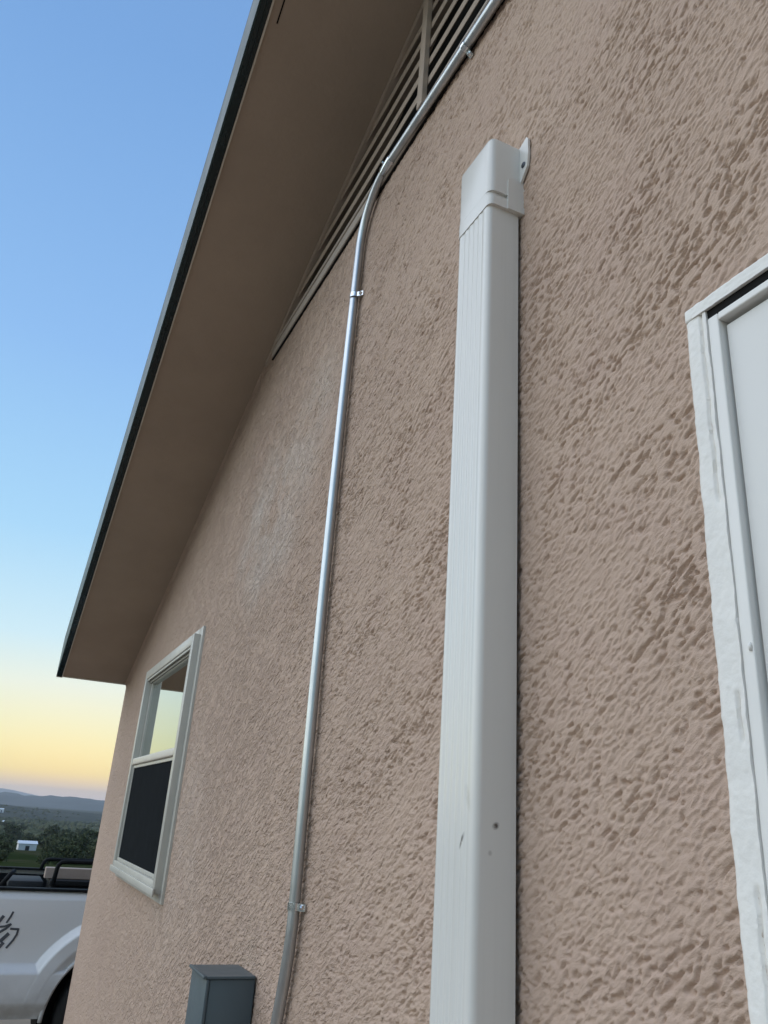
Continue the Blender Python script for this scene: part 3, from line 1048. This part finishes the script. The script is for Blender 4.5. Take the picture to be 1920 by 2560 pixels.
# pale buildings in the valley
M['white_wall'] = simple('white_wall', (0.78, 0.78, 0.76), 0.7, var=0.04, scale=0.5)
M['pale_roof'] = simple('pale_roof', (0.74, 0.76, 0.79), 0.5, var=0.05, scale=0.5)
M['dark_glass'] = simple('dark_opening', (0.03, 0.035, 0.04), 0.3)
def building(az, r_, w, d, h, label, cat, rz=0.0, onhill=False, name='valley_house'):
    x, y = polar(az, r_)
    f = hillz if onhill else terrain
    z = float(f(np.array([x]), np.array([y]))[0]) - 0.1
    t = thing(name, label, cat, (x, y, z))
    t.rotation_euler.z = rz
    box_obj('wall', (-w / 2, -d / 2, -1.2), (w / 2, d / 2, h), M['white_wall'], t)
    bm = bmesh.new()
    prism(bm, [(-d / 2 - .12, h + 0.004), (d / 2 + .12, h + 0.004), (0, h + d * 0.2)], 'x', -w / 2 - .15, w / 2 + .15)
    bm_obj('roof', bm, M['pale_roof'], t)
    box_obj('door', (-w * .12, -d / 2 - 0.03, -0.4), (w * .10, -d / 2 - 0.004, h * .7), M['dark_glass'], t)
    return t
building(2.5, 186, 3.4, 2.6, 1.3, 'small bright white shed standing alone on the green slope above the truck', 'shed', 0.1, name='shed')
building(0.22, 1255, 11, 7, 4.2, 'tiny white house high on the far hillside, left one of two', 'house', 0.2, True)
building(0.62, 1262, 5, 6, 4.6, 'tiny white house on the far hillside, narrower right one of two', 'house', -0.1, True)
building(1.15, 760, 9, 7, 3.0, 'grey-white house among the trees at the foot of the far hill', 'house', 0.15)

# ------------------------------------------------------------------ white pickup truck beyond the corner
def truck_paint():
    b = MatB('white_car_paint', (0.80, 0.81, 0.82), 0.32, 0.0, 1.5)
    b.p.inputs['Coat Weight'].default_value = 0.5
    b.p.inputs['Coat Roughness'].default_value = 0.12
    sp = b.n('ShaderNodeSeparateXYZ')
    b.l(b.coord(), sp.inputs[0])
    dust = b.math('MULTIPLY', b.maprange(sp.outputs['Z'], 0.62, 0.32, 0, 1), b.maprange(b.noise(4, 5, 0.6), 0.3, 0.65, 0.35, 1.0))
    b.color(b.mix(b.math('MULTIPLY', dust, 0.75), (0.80, 0.81, 0.82), (0.25, 0.215, 0.17)))
    b.rough(b.maprange(dust, 0, 1, 0.32, 0.85))
    return b.m
M['paint'] = truck_paint()
M['black_plastic'] = simple('black_plastic', (0.007, 0.008, 0.009), 0.7, var=0.2)
M['black_plastic'].node_tree.nodes['Principled BSDF'].inputs['Specular IOR Level'].default_value = 0.2
M['rubber'] = simple('tyre_rubber', (0.012, 0.012, 0.012), 0.85, var=0.2, bump=0.3, bscale=40, bdist=0.004)
M['alloy'] = simple('alloy', (0.32, 0.33, 0.34), 0.35, 0.9)
M['truck_glass'] = simple('truck_glass', (0.015, 0.018, 0.02), 0.06, ior=1.6)
M['red_lamp'] = simple('red_lamp', (0.25, 0.012, 0.01), 0.2)
M['clear_lamp'] = simple('clear_lamp', (0.5, 0.5, 0.5), 0.15)
M['decal'] = simple('dark_decal', (0.075, 0.085, 0.100), 0.4, var=0.3)
M['grey_plastic'] = simple('grey_plastic', (0.022, 0.024, 0.026), 0.8)

def build_truck():
    GZ = EYE - 1.725
    TXc = 1.0
    truck = thing('pickup_truck', 'white pickup truck with black bed rack parked beyond the house corner', 'pickup truck', (TXc, 7.15, GZ))
    YN, YF = 6.20, 8.06           # outer faces of the two bed sides
    XR, XB = -0.14, 1.86          # tail and front of the bed
    WXr, WXf, WZ = 1.045, 4.35, EYE - 1.33
    RA, RF = 0.475, 0.665
    ztop, zlow = EYE - 0.563, EYE - 1.30
    def side(sgn, Y):
        """one bed side: a pressed panel with flare and lower step; sgn -1 faces the house"""
        xs = np.linspace(XR, XB, 330)
        zs = np.linspace(zlow, ztop, 170)
        X, Z = np.meshgrid(xs, zs)
        off = np.zeros_like(X)                                  # outward
        rel = Z - EYE
        off -= 0.030 * sstep(-0.64, -1.00, rel) * 1.0           # leans in towards the sill
        off -= 0.016 * sstep(-0.620, -0.572, rel)
        off -= 0.020 * np.clip((rel + 0.585) / 0.022, 0, 1) ** 2
        low = 0.055 * sstep(-0.985, -1.050, rel)
        d = np.hypot(X - WXr, (Z - WZ) * 1.0)
        fl = 0.056 * sstep(RF, RF - 0.060, d) - 0.014 * np.exp(-((d - RF - 0.004) / 0.008) ** 2) * sstep(-1.03, -0.96, rel) - 0.030 * sstep(RA + 0.07, RA, d)
        off += np.maximum(low, fl) - 0.035 * sstep(-1.20, -1.30, rel)
        V = np.stack([X, Y + sgn * off, Z], -1).reshape(-1, 3)
        idx = np.arange(X.size).reshape(X.shape)
        q = np.stack([idx[:-1, :-1], idx[:-1, 1:], idx[1:, 1:], idx[1:, :-1]], -1).reshape(-1, 4)
        # pull the vertices just outside the arch on to its edge, drop what is inside
        dd = np.hypot(V[:, 0] - WXr, V[:, 2] - WZ)
        near = (dd < RA) & (dd > RA - 0.009)
        V[near, 0] = WXr + (V[near, 0] - WXr) * RA / dd[near]
        V[near, 2] = WZ + (V[near, 2] - WZ) * RA / dd[near]
        q = q[(dd[q] >= RA - 0.009).all(1)]
        if sgn > 0:
            q = q[:, ::-1]
        o = own(mesh_obj('bed_side', V, q, M['paint'], None, True), truck)
        return o
    s1 = side(-1, YN)
    s2 = side(1, YF)
    for s_, ya, yb in ((s1, YN + 0.004, YN + 0.075), (s2, YF - 0.075, YF - 0.004)):
        own(box_obj('rail_cap', (XR, ya, ztop - 0.002), (XB, yb, ztop + 0.016), M['black_plastic'], None, 0.005, 2), s_)
        lip = bmesh.new()
        yl = (YN + 0.004) if ya < 7 else (YF - 0.004)
        tube(lip, [(WXr + RA * math.cos(a), yl, WZ + RA * math.sin(a)) for a in np.linspace(0.07, math.pi - 0.02, 40)], 0.014, 8)
        own(bm_obj('arch_lip', lip, M['paint'], None, True), s_)
        # inner wheel house: black half drum
        bm = bmesh.new()
        sgn = 1 if ya < 7 else -1
        y0_ = YN + 0.0 if sgn > 0 else YF
        poly = [(WXr + (RA + 0.02) * math.cos(a), WZ + (RA + 0.02) * math.sin(a)) for a in np.linspace(-0.3, math.pi + 0.3, 26)]
        A = [bm.verts.new((x, y0_ + sgn * 0.004, z)) for x, z in poly]
        B = [bm.verts.new((x, y0_ + sgn * 0.50, z)) for x, z in poly]
        for i in range(len(poly) - 1):
            bm.faces.new((A[i], A[i + 1], B[i + 1], B[i]))
        bm.faces.new(B)
        own(bm_obj('wheel_house', bm, M['black_plastic']), s_)
    # decal strokes on the near bed side
    strokes = [[(0.190, -0.77), (0.207, -0.742), (0.221, -0.719)], [(0.250, -0.753), (0.266, -0.718), (0.275, -0.692)],
               [(0.19, -0.828), (0.222, -0.809), (0.252, -0.79), (0.276, -0.764)], [(0.200, -0.781), (0.243, -0.776), (0.272, -0.764)],
               [(0.238, -0.861), (0.273, -0.822)], [(0.283, -0.79), (0.329, -0.792), (0.326, -0.824), (0.312, -0.856), (0.282, -0.900)],
               [(0.226, -0.915), (0.254, -0.875)],
               [(0.10, -0.80), (0.135, -0.72), (0.165, -0.80)], [(0.105, -0.775), (0.155, -0.775)], [(0.02, -0.80), (0.05, -0.72), (0.085, -0.72)],
               [(0.13, -0.90), (0.165, -0.82), (0.21, -0.82)], [(0.145, -0.86), (0.195, -0.86)], [(0.04, -0.90), (0.075, -0.82), (0.115, -0.82), (0.095, -0.90), (0.04, -0.90)]]
    widths = [.020, .012, .015, .012, .022, .013, .020] + [.018] * 6
    bm = bmesh.new()
    def panel_y(z):
        rel = z - EYE
        return YN + 0.030 * float(sstep(-0.64, -1.00, np.array(rel)))
    for st, w in zip(strokes, widths):
        for (xa, za), (xb, zb_) in zip(st, st[1:]):
            a = Vector((xa, 0, EYE + za)); b_ = Vector((xb, 0, EYE + zb_))
            t = (b_ - a).normalized()
            nn = Vector((-t.z, 0, t.x)) * w * 0.5
            cs = [a - nn - t * w * .3, a + nn - t * w * .3, b_ + nn + t * w * .3, b_ - nn + t * w * .3]
            f_ = [bm.verts.new((c.x, panel_y(c.z) - 0.0030, c.z)) for c in cs]
            g_ = [bm.verts.new((c.x, panel_y(c.z) - 0.0008, c.z)) for c in cs]
            bm.faces.new(f_)
            for i in range(4):
                bm.faces.new((f_[i], g_[i], g_[(i + 1) % 4], f_[(i + 1) % 4]))
    own(bm_obj('decal', bm, M['decal']), s1)
    # bed: floor, front wall, tailgate
    own(box_obj('bed_floor', (XR + 0.02, YN + 0.06, EYE - 1.06), (XB, YF - 0.06, EYE - 1.02), M['black_plastic']), truck)
    own(box_obj('bed_front', (XB - 0.03, YN + 0.05, EYE - 1.02), (XB + 0.02, YF - 0.05, ztop - 0.004), M['paint']), truck)
    own(box_obj('bed_liner', (XR + 0.02, YF - 0.110, EYE - 1.018), (XB - 0.035, YF - 0.080, ztop - 0.030), M['black_plastic']), truck)
    tg = own(box_obj('tailgate', (XR - 0.045, YN + 0.07, EYE - 1.06), (XR + 0.015, YF - 0.07, ztop + 0.004), M['paint'], None, 0.015, 3), truck)
    own(box_obj('handle', (XR - 0.06, 7.02, ztop - 0.16), (XR - 0.0455, 7.24, ztop - 0.09), M['black_plastic'], None, 0.005, 2), tg)
    own(box_obj('rear_bumper', (XR - 0.17, YN + 0.02, EYE - 1.30), (XR - 0.05, YF - 0.02, EYE - 1.09), M['alloy'], None, 0.03, 3), truck)
    for ya, yb in ((YN + 0.012, YN + 0.066), (YF - 0.066, YF - 0.012)):
        own(box_obj('taillight', (XR - 0.040, ya, EYE - 0.98), (XR - 0.004, yb, EYE - 0.62), M['red_lamp'], None, 0.008, 2), truck)
    # cab and hood: cross-sections lofted across the width
    def body(name, prof, y0, y1, inset, mat, zmid):
        bm = bmesh.new()
        secs = []
        for y, k in ((y0, 1.0), (y0 + 0.06, 0.0), (y1 - 0.06, 0.0), (y1, 1.0)):
            secs.append([bm.verts.new((x + (0.02 if x < 2.6 else -0.02) * k, y + (1 if y < 7 else -1) * max(0, z - zmid) * inset, z - 0.02 * k * (1 if z > zmid else 0))) for x, z in prof])
        for a, b_ in zip(secs, secs[1:]):
            for i in range(len(prof)):
                bm.faces.new((a[i], a[(i + 1) % len(prof)], b_[(i + 1) % len(prof)], b_[i]))
        bm.faces.new(secs[0])
        bm.faces.new(secs[-1][::-1])
        o = own(bm_obj(name, bm, mat), truck)
        smooth_by_angle(o, 30)
        return o
    zb = EYE - 1.28
    cab = body('cab', [(1.92, zb), (3.72, zb), (3.72, EYE - 0.66), (3.62, EYE - 0.50), (3.05, EYE - 0.02), (2.85, EYE + 0.03), (2.20, EYE + 0.02), (2.0, EYE - 0.06), (1.93, EYE - 0.50)],
               YN + 0.01, YF - 0.01, 0.22, M['paint'], EYE - 0.55)
    hood = body('hood', [(3.73, zb + 0.1), (3.90, zb + 0.1), (3.95, zb + 0.42), (4.75, zb + 0.42), (4.82, zb + 0.1), (5.05, zb + 0.1), (5.08, EYE - 0.78), (4.98, EYE - 0.68), (3.73, EYE - 0.60)],
                YN + 0.01, YF - 0.01, 0.05, M['paint'], EYE - 0.70)
    for y_, sg in ((YN + 0.01, 1), (YF - 0.01, -1)):
        for x0, x1 in ((2.06, 2.62), (2.68, 3.40)):
            bm = bmesh.new()
            z0_, z1_ = EYE - 0.50, EYE - 0.08
            xt = x1 if x1 < 3 else 3.05
            P4 = [(x0 + (.04 if x0 < 2.5 else 0), z0_), (x1, z0_), (xt - 0.02, z1_), (x0 + (.08 if x0 < 2.5 else 0), z1_)]
            v0 = [bm.verts.new((x, y_ + sg * (max(0, z - EYE + 0.55) * 0.22) - sg * 0.004, z)) for x, z in P4]
            v1 = [bm.verts.new((x, y_ + sg * (max(0, z - EYE + 0.55) * 0.22) + sg * 0.010, z)) for x, z in P4]
            bm.faces.new(v0)
            bm.faces.new(v1[::-1])
            for i in range(4):
                bm.faces.new((v0[i], v1[i], v1[(i + 1) % 4], v0[(i + 1) % 4]))
            own(bm_obj('side_window', bm, M['truck_glass']), cab)
        own(box_obj('headlight', (5.03, y_ + (0.10 if sg > 0 else -0.40), EYE - 0.98), (5.095, y_ + (0.40 if sg > 0 else -0.10), EYE - 0.84), M['clear_lamp'], None, 0.02, 2), truck)
    own(box_obj('front_bumper', (5.06, YN + 0.03, EYE - 1.34), (5.17, YF - 0.03, EYE - 1.10), M['black_plastic'], None, 0.03, 3), truck)
    # wheels
    for wx in (WXr, WXf):
        for y0_, y1_, sg in ((YN - 0.020, YN + 0.235, -1), (YF - 0.235, YF + 0.020, 1)):
            c = (wx, 0, WZ)
            bm = bmesh.new()
            prof = [(0.24, 0.02), (0.34, 0.0), (0.375, 0.012), (0.393, 0.04), (0.396, 0.128), (0.393, 0.215), (0.375, 0.243), (0.34, 0.255), (0.24, 0.235)]
            nseg = 40
            rings = [[bm.verts.new((wx + r_ * math.cos(2 * math.pi * k / nseg), y0_ + t_, WZ + r_ * math.sin(2 * math.pi * k / nseg))) for k in range(nseg)] for r_, t_ in prof]
            for a, b_ in zip(rings, rings[1:]):
                for k in range(nseg):
                    bm.faces.new((a[k], a[(k + 1) % nseg], b_[(k + 1) % nseg], b_[k]))
            w_ = own(bm_obj('wheel', bm, M['rubber'], None, True), truck)
            bm = bmesh.new()
            yr = y0_ + 0.05 if sg < 0 else y1_ - 0.05
            tube(bm, [(wx, yr - 0.02, WZ), (wx, yr, WZ), (wx, yr + 0.02, WZ)], [0.23, 0.238, 0.23], 28)
            for k in range(6):
                a = k * math.pi / 3
                yy = yr + sg * 0.026
                p = Vector((wx, yy, WZ))
                u = Vector((math.cos(a), 0, math.sin(a)))
                tube(bm, [p + u * 0.03, p + u * 0.225], [0.035, 0.022], 6)
            own(bm_obj('rim', bm, M['alloy']), w_)
    # bed rack: two side rails on legs with rounded corners and a cross bar
    def rack_rail(y, drop=0.0):
        bm = bmesh.new()
        zt = EYE - 0.392 - drop
        zl = ztop + 0.012
        pts = [(0.500, y, zl), (0.508, y, zt - 0.045), (0.516, y, zt - 0.020), (0.532, y, zt - 0.004), (0.565, y, zt), (1.0, y, zt + 0.004), (1.70, y, zt + 0.004)]
        tube(bm, pts, 0.015, 10)
        tube(bm, [(1.70, y, zt), (1.74, y, zl)], 0.015, 10)
        own(bm_obj('bed_rack', bm, M['black_plastic'], None, True), truck)
    rack_rail(YN + 0.22)
    rack_rail(YF - 0.10, 0.080)
    bm = bmesh.new()
    tube(bm, [(1.62, YN + 0.22, EYE - 0.39), (1.62, YF - 0.10, EYE - 0.47)], 0.019, 10)
    own(bm_obj('bed_rack', bm, M['black_plastic'], None, True), truck)
    # hold-down bar leaning at the tail end
    bm = bmesh.new()
    tube(bm, [(0.165, YN + 0.10, ztop + 0.012), (0.215, YN + 0.16, ztop + 0.085), (0.235, YN + 0.20, ztop + 0.10)], 0.016, 8)
    own(bm_obj('tie_down_bar', bm, M['black_plastic'], None, True), truck)
build_truck()

def build_cargo():
    z0 = EYE - 1.018
    t = thing('storage_tote', 'dark grey plastic tote with a lid riding in the truck bed', 'storage tote', (0.34, 6.95, z0))
    own(box_obj('body', (0.235, 6.72, z0), (0.445, 7.16, EYE - 0.60), M['grey_plastic'], None, 0.015, 2), t)
    own(box_obj('lid', (0.222, 6.705, EYE - 0.598), (0.458, 7.175, EYE - 0.545), M['grey_plastic'], None, 0.010, 2), t)
    t = thing('tool_chest', 'black tool chest in the truck bed under the rack', 'tool chest', (0.95, 6.8, z0))
    own(box_obj('body', (0.50, 6.58, z0), (1.62, 7.02, EYE - 0.562), M['black_plastic'], None, 0.012, 2), t)
    own(box_obj('lid', (0.49, 6.57, EYE - 0.560), (1.63, 7.03, EYE - 0.524), M['black_plastic'], None, 0.008, 2), t)
    own(box_obj('latch', (0.80, 6.558, EYE - 0.62), (0.86, 6.5695, EYE - 0.57), M['black_plastic'], None, 0.003, 1), t)
    w = simple('weathered_timber', (0.40, 0.31, 0.255), 0.85, var=0.12, scale=5, bump=0.3, bscale=30, bdist=0.003)
    tag(box_obj('timber_beam', (0.455, 6.70, EYE - 0.5235), (1.60, 6.79, EYE - 0.4520), w, None, 0.003, 1), 'pale squared timber lying lengthwise on the black tool chest', 'timber beam')
build_cargo()

# ------------------------------------------------------------------ evening haze over the valley
def build_haze():
    m = bpy.data.materials.new('evening_haze')
    m.use_nodes = True
    t = m.node_tree
    t.nodes.clear()
    o_ = t.nodes.new('ShaderNodeOutputMaterial')
    v = t.nodes.new('ShaderNodeVolumePrincipled')
    v.inputs['Color'].default_value = (0.85, 0.88, 0.95, 1)
    v.inputs['Density'].default_value = 1.35e-4
    t.links.new(v.outputs[0], o_.inputs['Volume'])
    o = box_obj('haze', (-12500, -12500, -90), (12500, 12500, 160), m)
    kind(o, 'stuff')
build_haze()
